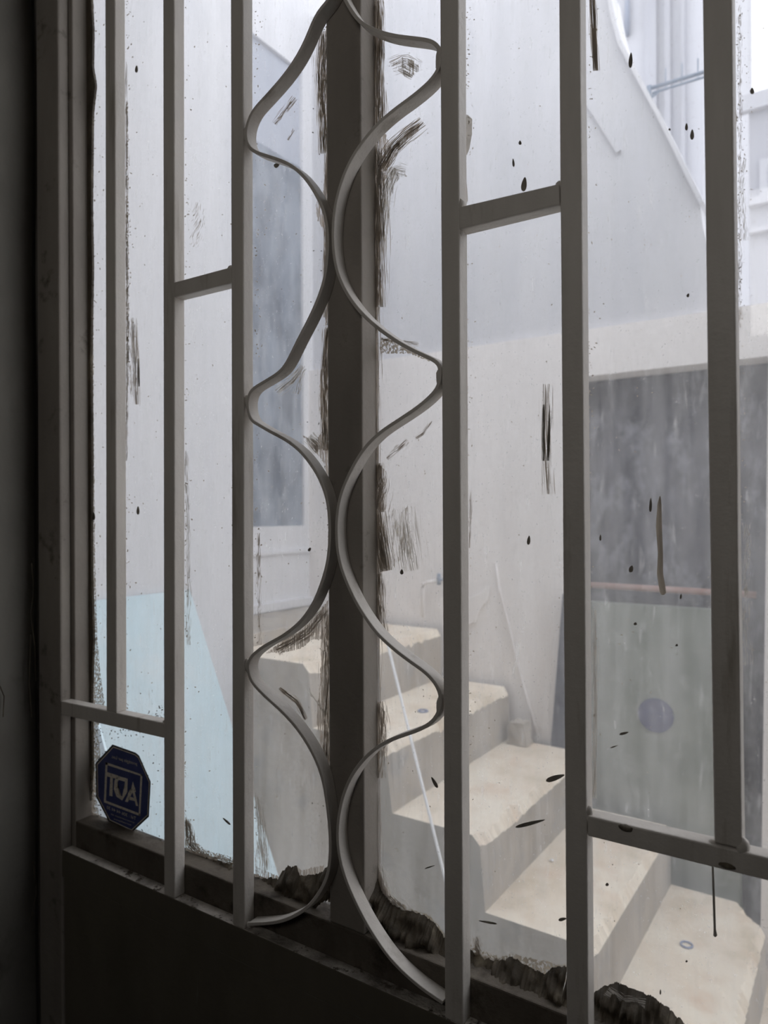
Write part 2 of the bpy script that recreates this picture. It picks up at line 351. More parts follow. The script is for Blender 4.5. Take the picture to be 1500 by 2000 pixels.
# weld and paint lumps where bars meet
def lump(px, py, r=.004, sx=1, sz=1, mat='paint', par=None, Y=YG + .004, name='weld_lump'):
    p = onY(px, py, Y); b_ = nb(); bmesh.ops.create_icosphere(b_, subdivisions=2, radius=r)
    for v in b_.verts:
        v.co = Vector((v.co.x * sx, v.co.y * .8, v.co.z * sz)) * (1 + .35 * noise.noise(v.co * 260 + Vector((px, py, 0)))) + p
    return link(name, b_, mat, par or gr, smooth=True)
for a in ((343, 556, .004), (450, 524, .004), (899, 402, .0045, 1, 1.6), (899, 452, .004, 1, 1.4), (1092, 362, .004), (322, 1410, .0035), (1152, 1600, .0045), (1150, 1585, .0035, 1, 1.6), (1393, 1648, .004), (1450, 1652, .006, 1, 1.3),
          (484, 786, .0042, 1, 2.2), (481, 262, .0042, 1, 2.2), (484, 1300, .0042, 1, 2.2), (858, 118, .004, 1, 3), (858, 736, .004, 1, 2.4), (860, 1380, .004, 1, 2.6), (486, 1806, .004)):
    lump(*a)
for a in ((1222, 1617, .0048, 1.4, .7), (1420, 1690, .0045, 1.5, .6)):
    lump(*a, mat='grime', Y=YG + .0005, name='paint_chip')

# ================================================================== PUTTY AND PAINT ON THE GLASS
def blobpoly(name, pts, depth, mat, parent, jag=0.0, Y=YP, flat=False):
    P2 = [Vector((*GXZ(a, b, Y - depth), 0)) for a, b in pts]
    out = []
    k = len(P2)
    for i in range(k):
        p, q = P2[i], P2[(i + 1) % k]
        L = (q - p).length; ns = max(1, int(L / .0016)) if jag else 1
        for s in range(ns):
            v = p.lerp(q, s / ns)
            if jag:
                v = v + Vector((noise.noise(v * 350 + Vector((1, 2, 3))), noise.noise(v * 350 + Vector((9, 5, 3))), 0)) * jag * 1.2 + Vector((0, noise.noise(v * 1200), 0)) * jag * .6
            out.append((v.x, v.y))
    b_ = nb(); y0 = Y - .0002; y1 = Y - depth
    tris = tessellate_polygon([[Vector((x, z, 0)) for x, z in out]])
    fr = [b_.verts.new((x, y1, z)) for x, z in out]
    for t in tris: b_.faces.new([fr[i] for i in t])
    if not flat:
        bk = [b_.verts.new((x, y0, z)) for x, z in out]; k = len(out)
        for i in range(k): b_.faces.new((fr[i], fr[(i + 1) % k], bk[(i + 1) % k], bk[i]))
    return link(name, b_, mat, parent)
def bristles(name, path, width, n, length, mat, parent, wmin=.6, wmax=1.8, seed=0, along=True, curve=0.0, Y=None):
    """brush marks: thin slivers that follow a pixel path, each a curved strip lying on the glass"""
    rd = random.Random(seed * 77 + 5); b_ = nb(); Y = Y or (YP - .0006)
    segs = [((Vector(path[i]), Vector(path[i + 1]))) for i in range(len(path) - 1)]
    Ls = [(q - p).length for p, q in segs]; T = sum(Ls)
    def at(s):
        s = max(0, min(T * .9999, s))
        for (p, q), L in zip(segs, Ls):
            if s <= L: d = (q - p).normalized(); return p + d * s, d
            s -= L
        p, q = segs[-1]; return q, (q - p).normalized()
    for i in range(int(n * 2.4)):
        s0 = rd.random() * T - length * .3; le = length * (.3 + rd.random() * .9); off = rd.gauss(0, .33) * width
        wpx = rd.uniform(wmin, wmax) * .45; prev = None; drift = rd.uniform(-1, 1) * width * .12
        for k in range(6):
            t = k / 5; c, d = at(s0 + le * t); nn = Vector((-d.y, d.x))
            c = c + nn * (off + drift * t + curve * t * t * le)
            ww = wpx * (1 - abs(2 * t - 1) ** 2 * .85)
            a, e = c + nn * ww / 2, c - nn * ww / 2
            y = Y - i * 2e-7 - rd.random() * .0004
            A = onY(a.x, a.y, y); E = onY(e.x, e.y, y); cur = (b_.verts.new(A), b_.verts.new(E))
            if prev: b_.faces.new((prev[0], prev[1], cur[1], cur[0]))
            prev = cur
    return link(name, b_, mat, parent)
def specks(name, x0, x1, y0, y1, n, mat, parent, rmin=.6, rmax=2.2, seed=0, weight=None, asp=1.6):
    rd = random.Random(seed); b_ = nb()
    k = 0
    while k < n:
        x, y = rd.uniform(x0, x1), rd.uniform(y0, y1)
        if weight and rd.random() > weight(x, y): continue
        k += 1
        r = rd.uniform(rmin, rmax); a0 = rd.uniform(0, 6.28); vs = []; ex = rd.uniform(1, asp)
        ca, sa = math.cos(a0), math.sin(a0)
        yy = YP - .0005 - rd.random() * .0003
        for j in range(7):
            t = 2 * math.pi * j / 7; rr = r * rd.uniform(.7, 1.2); u, v = rr * math.cos(t) / ex, rr * math.sin(t) * ex
            vs.append(b_.verts.new(onY(x + u * ca - v * sa, y + u * sa + v * ca, yy)))
        b_.faces.new(vs)
    return link(name, b_, mat, parent, kind='stuff')

def putty_strip(top, dy, depth, par, seed):
    # lumpy putty: ragged top edge on the glass, body bulging towards the room, foot on the rail
    b_ = nb(); pts = []
    for (p, q) in zip(top, top[1:]):
        k = max(1, int((Vector(q) - Vector(p)).length / 1.6))
        for i in range(k): pts.append(Vector(p).lerp(Vector(q), i / k))
    pts.append(Vector(top[-1])); rows = []
    R = 10
    for i, p in enumerate(pts):
        j = noise.noise(Vector((p.x * .12, seed, 0))) * 5 + noise.noise(Vector((p.x * .5, seed, 4))) * 3.5
        col = []
        for r in range(R + 1):
            t = r / R
            wpt = onY(p.x, p.y + j + dy * t, YP)
            bul = depth * (1 - (1 - min(1, t * 1.6)) ** 2)
            bul += depth * .55 * noise.noise(Vector((wpt.x * 70, wpt.z * 110, seed))) * min(1, t * 4) + depth * .3 * noise.noise(Vector((wpt.x * 260, wpt.z * 90, seed))) * min(1, t * 4)
            col.append(b_.verts.new((wpt.x, YP - .0003 - max(0, bul), wpt.z)))
        rows.append(col)
    for a, b in zip(rows, rows[1:]):
        for r in range(R): b_.faces.new((a[r], a[r + 1], b[r + 1], b[r]))
    return link('putty', b_, 'grime', par, smooth=True)
# ragged putty along the foot of the glass and the post
putty_strip([(165, 1604), (185, 1612), (240, 1630), (320, 1655)], 42, .010, paneL, 1)
putty_strip([(360, 1668), (400, 1676), (430, 1682), (456, 1688)], 50, .012, paneL, 2)
putty_strip([(497, 1716), (520, 1714), (544, 1716), (552, 1700), (566, 1692), (580, 1690), (586, 1710), (612, 1708), (630, 1702), (641, 1690), (668, 1680)], 64, .014, paneL, 3)
putty_strip([(724, 1690), (736, 1700), (745, 1738), (768, 1766), (790, 1777), (812, 1780), (835, 1792), (850, 1802), (868, 1830), (900, 1845), (922, 1858), (950, 1872), (975, 1876), (1000, 1868), (1030, 1886), (1065, 1902), (1072, 1894),
             (1090, 1886), (1110, 1888)], 75, .018, paneR, 4)
putty_strip([(1108, 1905), (1140, 1925), (1158, 1940), (1180, 1925), (1205, 1918), (1240, 1932), (1275, 1946), (1310, 1972), (1350, 2010), (1500, 2075)], 90, .020, paneR, 5)
blobpoly('putty', [(163, -40), (176, -40), (181, 60), (180, 130), (186, 165), (180, 220), (178, 400), (180, 520), (177, 700), (179, 900), (178, 1100), (182, 1250), (178, 1360), (180, 1500), (172, 1610), (150, 1620), (150, -40)], .004, 'grime', paneL, .0008)
blobpoly('paint_blob', [(905, 228), (913, 224), (922, 232), (922, 262), (917, 290), (912, 303), (905, 300)], .0008, 'smearl', paneR, .0003, flat=True)
blobpoly('paint_blob', [(905, 355), (912, 360), (914, 392), (908, 402), (903, 400)], .0008, 'smearl', paneR, .0002, flat=True)
blobpoly('paint_blob', [(1428, 195), (1436, 205), (1440, 230), (1435, 262), (1428, 262)], .0008, 'smear', paneR, .0003, flat=True)
def film(pts, mat, par, jag=.0016): blobpoly('paint_film', pts, .0005, mat, par, jag, flat=True)
film([(718, -40), (738, -40), (744, 60), (745, 130), (740, 240), (741, 300), (746, 360), (742, 420), (741, 500), (745, 560), (738, 620), (736, 800), (737, 905), (750, 915), (749, 990), (740, 1010), (752, 1100), (742, 1130), (746, 1200), (740, 1240), (734, 1300), (736, 1370), (752, 1390), (748, 1430), (740, 1480), (735, 1560), (737, 1690), (752, 1730), (790, 1790), (790, 1840), (718, 1790)], 'brushv', paneR)
film([(738, 250), (752, 262), (764, 290), (780, 270), (800, 252), (822, 240), (816, 256), (795, 275), (775, 300), (758, 330), (746, 380), (738, 380)], 'brushv', paneR)
film([(745, 335), (768, 326), (785, 333), (796, 345), (782, 345), (772, 360), (764, 390), (760, 430), (754, 470), (744, 440)], 'brushd', paneR)
film([(748, 1020), (765, 1000), (770, 992), (785, 1000), (798, 985), (800, 1040), (808, 1100), (790, 1080), (770, 1110), (758, 1090)], 'brushd', paneR)
film([(760, 128), (785, 112), (812, 118), (826, 136), (806, 146), (796, 152), (780, 140)], 'brushd', paneR)
film([(646, 30), (634, 60), (624, 90), (620, 140), (624, 190), (632, 230), (636, 300), (632, 370), (616, 400), (620, 430), (634, 450), (636, 640), (630, 700), (624, 760), (624, 800), (632, 840), (616, 860), (590, 850), (630, 900), (640, 930), (642, 1170), (620, 1200), (590, 1230), (555, 1250), (520, 1275), (550, 1275), (585, 1268), (612, 1248), (628, 1250), (626, 1330), (618, 1400), (628, 1480), (640, 1520), (646, 1520)], 'brushv', paneL)
film([(152, -40), (182, -40), (184, 140), (182, 400), (183, 800), (186, 1100), (190, 1250), (198, 1330), (204, 1370), (204, 1400), (190, 1420), (196, 1470), (188, 1560), (196, 1600), (230, 1620), (318, 1648), (318, 1662), (200, 1630), (152, 1620)], 'crumb', paneL)
film([(362, 1590), (372, 1610), (380, 1640), (400, 1660), (430, 1668), (455, 1674), (455, 1700), (362, 1680)], 'crumb', paneL)
film([(498, 1690), (515, 1700), (545, 1712), (575, 1690), (590, 1700), (632, 1690), (632, 1716), (498, 1726)], 'brushv', paneL)
film([(740, 1730), (765, 1750), (800, 1775), (840, 1788), (868, 1822), (925, 1850), (980, 1870), (1000, 1862), (1090, 1884), (1110, 1884), (1110, 1920), (740, 1850)], 'crumb', paneR)
film([(498, 1545), (505, 1560), (512, 1620), (524, 1700), (498, 1710)], 'brushd', paneL)
film([(246, 200), (250, 200), (252, 700), (249, 760), (246, 900)], 'crumb', paneL)
film([(247, 640), (255, 620), (266, 640), (270, 700), (268, 790), (262, 760), (258, 780), (247, 740)], 'brushd', paneL)
film([(743, 660), (790, 668), (830, 690), (848, 706), (838, 706), (800, 690), (743, 690)], 'crumb', paneR)
# brush marks beside the meeting post
V = 'paint_smear'
bristles(V, [(724, -20), (724, 1200), (727, 1700), (745, 1800)], 26, 900, 90, 'smear', paneR, .8, 2.6, 1)
bristles(V, [(741, 0), (744, 250)], 16, 130, 60, 'smear', paneR, .8, 2.6, 2)
bristles(V, [(733, 290), (735, 420), (736, 600)], 26, 240, 70, 'smear', paneR, .8, 2.6, 3)
bristles(V, [(826, 238), (795, 262), (765, 290), (742, 330)], 22, 70, 60, 'smear', paneR, 1.2, 3.2, 4)
bristles(V, [(792, 335), (772, 330), (755, 370), (742, 470)], 20, 60, 70, 'smearl', paneR, .6, 1.8, 5)
bristles(V, [(738, 905), (745, 950), (742, 1000)], 20, 160, 30, 'smear', paneR, .6, 2, 6, curve=.25)
bristles(V, [(738, 1000), (745, 1060), (755, 1115)], 24, 120, 80, 'smear', paneR, .7, 2.2, 7)
bristles(V, [(785, 990), (790, 1040), (802, 1115)], 38, 46, 75, 'smearl', paneR, .6, 1.8, 8)
bristles(V, [(738, 1120), (742, 1190), (748, 1235)], 18, 100, 40, 'smear', paneR, .6, 2, 9)
bristles(V, [(742, 1370), (747, 1420), (742, 1520)], 20, 110, 40, 'smear', paneR, .6, 2, 10)
bristles(V, [(735, 1690), (750, 1750), (800, 1800), (870, 1850)], 26, 190, 40, 'smearl', paneR, .7, 2, 11)
bristles(V, [(632, 60), (628, 150), (634, 300)], 20, 200, 50, 'smear', paneL, .7, 2.4, 12)
bristles(V, [(638, 300), (634, 620)], 7, 120, 40, 'smear', paneL, .7, 2, 13)
bristles(V, [(640, 640), (634, 740), (636, 880)], 14, 200, 40, 'smear', paneL, .7, 2.2, 14)
bristles(V, [(600, 855), (622, 880)], 24, 50, 30, 'smearl', paneL, .6, 1.8, 15)
bristles(V, [(640, 1190), (600, 1235), (540, 1270)], 16, 130, 30, 'smear', paneL, .7, 2, 16)
bristles(V, [(640, 1200), (638, 1500)], 16, 220, 40, 'smear', paneL, .7, 2, 17)
bristles(V, [(576, 190), (560, 212), (536, 242)], 9, 26, 26, 'smear', paneL, .8, 2.4, 18)
bristles(V, [(574, 252), (563, 274)], 4, 8, 20, 'smear', paneL, .8, 1.8, 19)
bristles(V, [(592, 715), (572, 742), (540, 766)], 12, 32, 30, 'smearl', paneL, .8, 2.6, 20)
bristles(V, [(592, 720), (582, 770)], 9, 12, 24, 'smearl', paneL, .8, 2.4, 21)
bristles(V, [(764, 130), (790, 118), (818, 134)], 22, 40, 28, 'smear', paneR, .7, 2.2, 22)
bristles(V, [(778, 134), (806, 150)], 8, 22, 20, 'smear', paneR, .7, 2.2, 23)
bristles(V, [(386, 395), (388, 430), (382, 482)], 16, 34, 14, 'smear', paneL, .6, 1.7, 24, curve=.3)
bristles(V, [(262, 620), (264, 690), (266, 790)], 10, 38, 70, 'smear', paneL, .6, 1.8, 25)
bristles(V, [(270, 700), (271, 755)], 2.5, 8, 50, 'drop', paneL, 1.2, 2.4, 26)
bristles(V, [(1068, 750), (1067, 850), (1072, 965)], 18, 38, 110, 'smear', paneR, .8, 2.4, 27)
bristles(V, [(1063, 790), (1062, 900)], 4, 12, 110, 'drop', paneR, 1, 2.6, 28)
bristles(V, [(1075, 790), (1070, 900)], 4, 12, 90, 'drop', paneR, 1, 2.6, 29)
bristles(V, [(1157, -20), (1160, 60), (1164, 138)], 9, 60, 120, 'smear', paneR, 1.2, 3.2, 30)
bristles(V, [(796, 860), (775, 880), (755, 895)], 8, 30, 18, 'smear', paneR, .7, 2, 31)
bristles(V, [(842, 822), (828, 845), (812, 856)], 5, 16, 22, 'smear', paneR, .7, 2, 32)
bristles(V, [(545, 1345), (580, 1370), (598, 1405)], 7, 50, 30, 'smear', paneL, 1, 3, 33)
bristles(V, [(600, 1345), (640, 1400)], 5, 12, 30, 'smearl', paneL, .6, 1.6, 34)
bristles(V, [(366, 1600), (372, 1650), (400, 1676), (454, 1688)], 14, 170, 22, 'smear', paneL, .7, 2, 35)
bristles(V, [(502, 1560), (512, 1620), (520, 1700)], 16, 60, 60, 'smearl', paneL, .5, 1.4, 36)
bristles(V, [(928, 1830), (935, 1865)], 12, 40, 24, 'smear', paneR, .7, 1.8, 38)
bristles(V, [(920, 1862), (980, 1880), (1060, 1905)], 10, 90, 18, 'smear', paneR, .7, 2, 39)
bristles(V, [(1185, 1935), (1215, 1958), (1260, 1965)], 18, 60, 30, 'smearl', paneR, .7, 2, 40, Y=YP - .0095)
bristles(V, [(505, 1040), (506, 1180), (508, 1260)], 6, 70, 24, 'smear', paneL, .5, 1.3, 41)
bristles(V, [(246, 120), (247, 420), (249, 700), (247, 900)], 5, 180, 30, 'smear', paneL, .5, 1.4, 42)
bristles(V, [(363, 880), (367, 1000), (368, 1260)], 8, 120, 24, 'smearl', paneL, .5, 1.4, 43)
bristles(V, [(818, 672), (780, 668), (745, 662)], 7, 50, 18, 'smear', paneR, .5, 1.6, 44)
bristles(V, [(920, 960), (917, 1070)], 4, 30, 24, 'smear', paneR, .5, 1.6, 45)
bristles(V, [(1160, 1190), (1163, 1350), (1160, 1560)], 8, 90, 60, 'smearl', paneR, .5, 1.4, 46)
bristles(V, [(1443, 10), (1446, 200), (1444, 420), (1446, 640)], 7, 220, 14, 'smear', paneR, .5, 1.5, 47)
bristles(V, [(1455, 310), (1450, 360), (1456, 470)], 8, 50, 18, 'smearl', paneR, .5, 1.6, 48)
bristles(V, [(1460, 1020), (1456, 1150), (1462, 1300)], 16, 50, 30, 'smearl', paneR, .6, 1.8, 49)
# speckled dirt at pane edges and a fine spatter everywhere
specks('dirt_specks', 172, 206, 0, 1380, 300, 'smear', paneL, .5, 1.9, 1, lambda x, y: math.exp(-(x - 172) / 9) + .04)
specks('dirt_specks', 180, 316, 1422, 1650, 420, 'drop', paneL, .4, 1.6, 2, lambda x, y: .9 * math.exp(-((x - 180) / 22)) + .5 * math.exp(-(y - 1420) / 22) * (x < 280) + .7 * math.exp(-max(0, 1612 + .3 * (x - 180) - y) / 14) + .03)
specks('dirt_specks', 246, 320, 1340, 1412, 60, 'drop', paneL, .5, 1.8, 3, lambda x, y: math.exp((x - 320) / 14) * math.exp((y - 1412) / 18) + .02)
specks('dirt_specks', 200, 640, 0, 1650, 260, 'smear', paneL, .4, 1.5, 4)
specks('dirt_specks', 745, 1500, 0, 1800, 290, 'smear', paneR, .4, 1.6, 5)
specks('dirt_specks', 1438, 1475, 0, 1300, 260, 'smear', paneR, .5, 1.7, 8, lambda x, y: math.exp(-(x - 1438) / 9))
specks('dirt_specks', 600, 640, 0, 1650, 120, 'drop', paneL, .4, 1.7, 6, lambda x, y: math.exp((x - 640) / 12))
for k_, (xa, pn) in enumerate(((247, paneL), (361, paneL), (498, paneL), (911, paneR), (1150, paneR))):
    specks('dirt_specks', xa, xa + 22, 0, 1650, 150, 'smear', pn, .4, 1.8, 30 + k_, lambda x, y, xa=xa: math.exp(-(x - xa) / 5) * (.3 + .7 * (math.sin(y * .011 + xa) > .1)))
# paint drops: (px, py, half length, half width, tilt)
for i, (x, y, hl, hw, a) in enumerate([(1232, 118, 15, 3.6, 4), (1352, 263, 10, 3.6, 3), (1341, 248, 7, 2.6, 3), (1308, 253, 2, 2, 0), (1271, 986, 14, 2.6, 2), (1233, 1111, 7, 4, 15), (1016, 279, 4, 2.6, 0), (1003, 318, 8, 2, -4),
                            (1033, 1055, 9, 3, 6), (1469, 178, 6, 4, 0), (1085, 1519, 19, 5, 72), (1036, 1608, 30, 3.6, 76), (1099, 1795, 8, 3, 78), (953, 1801, 18, 2, -80), (1344, 577, 4, 2.4, 20), (1173, 1050, 6, 1.8, 0),
                            (1024, 360, 14, 5, 8), (267, 135, 7, 2.6, 4), (270, 997, 8, 2.6, 0), (183, 1008, 8, 3, 0), (541, 323, 6, 4, 60), (443, 1604, 10, 1.8, -48), (849, 1528, 12, 3, -30), (840, 1693, 10, 1.2, 72), (1322, 1260, 2.4, 2.4, 0),
                            (1219, 1432, 9, 2.4, 76), (1200, 1458, 8, 1.2, 72), (1341, 1877, 2, 2, 0), (1290, 1937, 5, 1.4, 0), (1186, 1727, 3, 3, 0), (605, 1073, 4, 2.4, 30), (785, 1117, 5, 3, 0), (1241, 1218, 3, 3, 0), (1330, 1165, 5, 2, 10)]):
    b_ = nb(); vs = []; ca, sa = math.cos(math.radians(a)), math.sin(math.radians(a)); yy = YP - .0004
    for j in range(16):
        t = 2 * math.pi * j / 16; v = math.cos(t) * hl; u = math.sin(t) * hw * (1 + .35 * (v / hl))
        X_, Y_ = x + u * ca - v * sa, y + u * sa + v * ca
        vs.append((X_, Y_))
    P2 = [GXZ(p, q, yy) for p, q in vs]; prismY(b_, P2, yy - .0007, yy)
    link('paint_drop', b_, 'drop', paneL if x < 640 else paneR)
# long dribbles
def dribble(pts, ws, mat='dribble'):
    b_ = nb(); rows = []
    for (a, b), q in zip(pts, ws):
        rows.append([b_.verts.new(onY(a + q * t, b, YP - .0004 - .0012 * (1 - t * t))) for t in (-1, -.5, 0, .5, 1)])
    for r_a, r_b in zip(rows, rows[1:]):
        for k in range(4): b_.faces.new((r_a[k], r_a[k + 1], r_b[k + 1], r_b[k]))
    link('paint_dribble', b_, mat, paneR, smooth=True)
dribble([(1289, 969), (1288, 985), (1287, 1030), (1290, 1080), (1289, 1120), (1293, 1145), (1295, 1158), (1295, 1162)], [1, 4, 6, 5, 6, 6.5, 6, 2])
dribble([(1392, 1690), (1394, 1750), (1396, 1815), (1397, 1827), (1397, 1830)], [2, 2.4, 2.4, 4, 1.5], 'drop')

# ================================================================== STICKER
st = empty('window_sticker', label='octagonal navy blue alarm sticker seen from behind on the lower left glass', category='sticker')
YS = YP - .0008
octo = [(220, 1454), (265, 1470), (272, 1476), (294.5, 1527), (291, 1595), (258, 1626), (213, 1605), (188, 1556), (187, 1490)]
cxs, cys = 241, 1541
def shrink(pts, k): return [(cxs + (a - cxs) * k, cys + (b - cys) * k) for a, b in pts]
b_ = nb(); prismY(b_, [GXZ(a, b, YS) for a, b in octo], YS - .0004, YS); link('border', b_, 'stickerback', st)
b_ = nb()
o1 = shrink(octo, .955); o2 = shrink(octo, .93)
A = [b_.verts.new(onY(a, b, YS - .0006)) for a, b in o1]; B = [b_.verts.new(onY(a, b, YS - .0006)) for a, b in o2]
for i in range(len(A)): b_.faces.new((A[i], A[(i + 1) % len(A)], B[(i + 1) % len(B)], B[i]))
link('outline', b_, 'print', st)
b_ = nb(); prismY(b_, [GXZ(a, b, YS) for a, b in shrink(octo, .93)], YS - .0005, YS - .0003); link('face', b_, 'navy', st)
# printed frame: four strokes
Z8 = lambda a, b: (160 + a / 8.3333, 1420 + b / 8.3333)
def poly(ptsl, name, mat='print', lift=.0008):
    b_ = nb()
    for pts in ptsl:
        vs = [b_.verts.new(onY(*Z8(a, b), YS - lift)) for a, b in pts]
        f = b_.faces.new(vs)
    bmesh.ops.triangulate(b_, faces=b_.faces[:]); return link(name, b_, mat, st)
poly([[(385, 570), (985, 775), (985, 805), (385, 612)], [(385, 570), (418, 582), (392, 1190), (358, 1200)], [(955, 765), (985, 775), (950, 1450), (922, 1440)], [(358, 1185), (385, 1195), (945, 1410), (945, 1450), (358, 1225)]], 'printed_frame')
# mirrored letters, in reading order seen from outside: A D T
poly([[(385, 725), (590, 790), (580, 850), (505, 830), (495, 1130), (445, 1115), (460, 815), (385, 800)]], 'letter')
poly([[(600, 800), (745, 840), (738, 1060), (655, 1195), (655, 1130), (690, 1060), (700, 890), (600, 860)],
      [(600, 800), (600, 860), (580, 900), (575, 1000), (600, 1090), (655, 1130), (655, 1195), (560, 1130), (520, 1010), (530, 870), (560, 815)]], 'letter')
poly([[(830, 885), (860, 990), (770, 1040), (735, 1120), (790, 1040)], [(770, 1030), (862, 985), (880, 1060), (790, 1030)], [(800, 1000), (830, 1050), (775, 1160), (745, 1225), (700, 1210)], [(845, 990), (915, 1290), (880, 1280), (820, 1050)],
      [(775, 1130), (870, 1160), (880, 1210), (750, 1180)]], 'letter')
def text(s, p_right, p_left, h, mat='print'):
    """mirrored line of print: it reads right to left from the room"""
    cu = bpy.data.curves.new('t', 'FONT'); cu.body = s; cu.size = 1; cu.align_x = 'LEFT'
    to = bpy.data.objects.new('t', cu); COL.objects.link(to)
    bpy.context.view_layer.update(); dg = bpy.context.evaluated_depsgraph_get()
    me = bpy.data.meshes.new_from_object(to.evaluated_get(dg)); bpy.data.objects.remove(to)
    xs = [v.co.x for v in me.vertices]; W = max(xs) - min(xs); x0 = min(xs)
    a = onY(*Z8(*p_right), YS - .0008); b = onY(*Z8(*p_left), YS - .0008)
    hh = h / F * 1.1
    for v in me.vertices:
        t = (v.co.x - x0) / W; p = a.lerp(b, t); v.co = Vector((p.x, YS - .0008, p.z + v.co.y * hh))
    me.materials.clear(); me.materials.append(M[mat])
    o = bpy.data.objects.new('printed_line', me); COL.objects.link(o); o.parent = st
text('protégés par Loc.', (895, 625), (480, 500), 9)
text('Tél : 306 44 44 30', (880, 1515), (405, 1330), 9)
text('intervention et', (850, 1570), (470, 1425), 4.5)
text('surveillance', (800, 1605), (520, 1505), 4.5)

# ================================================================== COURTYARD
bm = nb(); box(bm, -9, 12, .90, 30, -.3, 0); link('ground', bm, 'ground', kind='structure')
YW = 2.235; Y0s, Y1s = 1.495, 2.205
# near wall on the left, its edge behind the third bar
XN = -1.48
bm = nb(); box(bm, -3.2, XN, .905, 1.49, 0, 3.4); link('wall_courtyard_near', bm, 'white', kind='structure')
XL = -1.86
# far part of the left wall with a tall window beside the corner
pz = onX(612, 1026, XL); zwb = pz.z; yw1 = min(pz.y, YW - .03)
yw0 = onX(470, 1026, XL).y
zwt = onX(611, 338, XL).z; zwt2 = onX(616, 160, XL).z
bm = nb()
box(bm, -3.2, XL, 1.49, yw0, 0, 3.9); box(bm, -3.2, XL, yw1, YW + .3, 0, 3.9); box(bm, -3.2, XL, yw0, yw1, 0, zwb); box(bm, -3.2, XL, yw0, yw1, zwt2, 3.9)
link('wall_courtyard_left', bm, 'white', kind='structure')
win = empty('window_1', kind='structure')
bm = nb(); box(bm, XL - .03, XL - .012, yw0, yw1, zwb, zwt); link('shutter', bm, 'slate', win)
bm = nb(); box(bm, XL - .03, XL - .016, yw0, yw1, zwt, zwt2); link('fanlight', bm, 'slatelight', win)
# ledges low on the left wall
bm = nb(); zz = onX(560, 1172, XL).z; box(bm, XL, XL + .02, 1.51, YW, zz - .03, zz); link('trim_1', bm, 'white', kind='structure')
bm = nb(); zz = onX(560, 1075, XL).z; box(bm, XL, XL + .012, 1.51, YW, zz - .012, zz); link('trim_2', bm, 'white', kind='structure')
# back wall: beige lower storey with an opening, white upper wall with a sloping parapet
xo0 = onY(1108, 1100, YW).x; xo1 = onY(1479, 1100, YW).x; zo = onY(1270, 721, YW).z
zled = onY(1250, 628, YW).z
bm = nb(); box(bm, XL, xo0, YW, YW + .3, 0, zled); link('wall_courtyard_back', bm, 'beige', kind='structure')
bm = nb(); box(bm, xo0, xo1 + .06, YW, YW + .3, zo, zled); link('wall_courtyard_lintel', bm, 'beige', kind='structure')
bm = nb(); box(bm, xo1 + .06, 5.0, YW, YW + .3, 0, zled)
prismY(bm, [(xo1, 0), (xo1 + .06, 0), (xo1 + .06, zo), (xo1 + .03, zo)], YW, YW + .3)
link('wall_courtyard_right', bm, 'beige', kind='structure')
pts = [onY(a, b, YW + .03) for a, b in ((1372, 440), (1368, 402), (1340, 345), (1285, 232), (1262, 190), (1210, 92), (1196, 40), (1185, -20))]
poly2 = [(XL, zled)] + [(onY(1395, 600, YW + .03).x, zled), (onY(1395, 600, YW + .03).x, zled + .12)] + [(p.x, p.z) for p in pts] + [(pts[-1].x - .05, 3.45), (XL, 3.45)]
bm = nb(); prismY(bm, poly2, YW + .03, YW + .13); link('wall_courtyard_upper', bm, 'white2', kind='structure')
# coping along the sloping parapet
cop = nb()
for i in range(1, len(pts) - 1):
    a, b = pts[i], pts[i + 1]; d = (b - a).normalized(); nn = Vector((d.z, 0, -d.x))
    if nn.x < 0: nn = -nn
    q = [(a.x, a.z), (b.x, b.z), (b.x + nn.x * .012, b.z + nn.z * .012), (a.x + nn.x * .012, a.z + nn.z * .012)]
    prismY(cop, q, YW + .01, YW + .14)
link('trim_3', cop, 'white', kind='structure')
# an old stair line ghosted in the render, lower left of the parapet
bm = nb(); a = onY(1150, 195, YW + .02); b = onY(1212, 292, YW + .02)
prismY(bm, [(a.x, a.z), (b.x, b.z), (b.x - .012, b.z - .008), (a.x - .012, a.z - .008)], YW + .018, YW + .03); link('trim_4', bm, 'white2', kind='structure')

# board, pipe and disc inside the opening
bd = empty('dark_metal_shutter', label='mottled dark grey metal shutter filling the opening behind the stairs', category='shutter')
zpp = onY(1270, 1148, YW + .06).z
bm = nb(); box(bm, xo0 + .002, xo1 + .05, YW + .10, YW + .12, .0, zo - .002); link('sheet', bm, 'darkmetal', bd)
bm = nb(); box(bm, xo0 + .002, xo0 + .02, YW + .07, YW + .10, .0, zo - .002); link('edge_strip', bm, 'darkmetal', bd)
bm = nb(); tube(bm, [(onY(1120, 1136, YW + .06).x, YW + .06, zpp), (xo1 - .01, YW + .06, zpp - .005)], .010, 12)
link('horizontal_pipe', bm, 'rust', smooth=True, label='red-brown horizontal pipe across the opening above the green board', category='pipe')
gb = empty('green_board', label='grey-green board with a blue disc standing in the opening behind the stairs', category='board')
bm = nb(); box(bm, xo0 + .02, onY(1446, 1300, YW + .03).x, YW + .03, YW + .05, .0, zpp - .05); link('sheet', bm, 'green', gb, bevel=.002)
bm = nb(); c = onY(1281, 1397, YW + .03)
vs = [(c.x + .052 * math.cos(t), c.z + .052 * math.sin(t)) for t in [2 * math.pi * i / 32 for i in range(32)]]
prismY(bm, vs, YW + .027, YW + .0295); link('blue_disc', bm, 'blueink', gb, label='round blue mark')
bm = nb(); a0 = onY(1099, 1160, YW - .025); a1 = onY(1076, 1452, YW - .025)
prismY(bm, [(a0.x, a0.z), (a0.x + .05, a0.z), (a1.x + .11, .36), (a1.x - .0, .36), (a1.x, a1.z)], Y1s + .004, YW - .004)
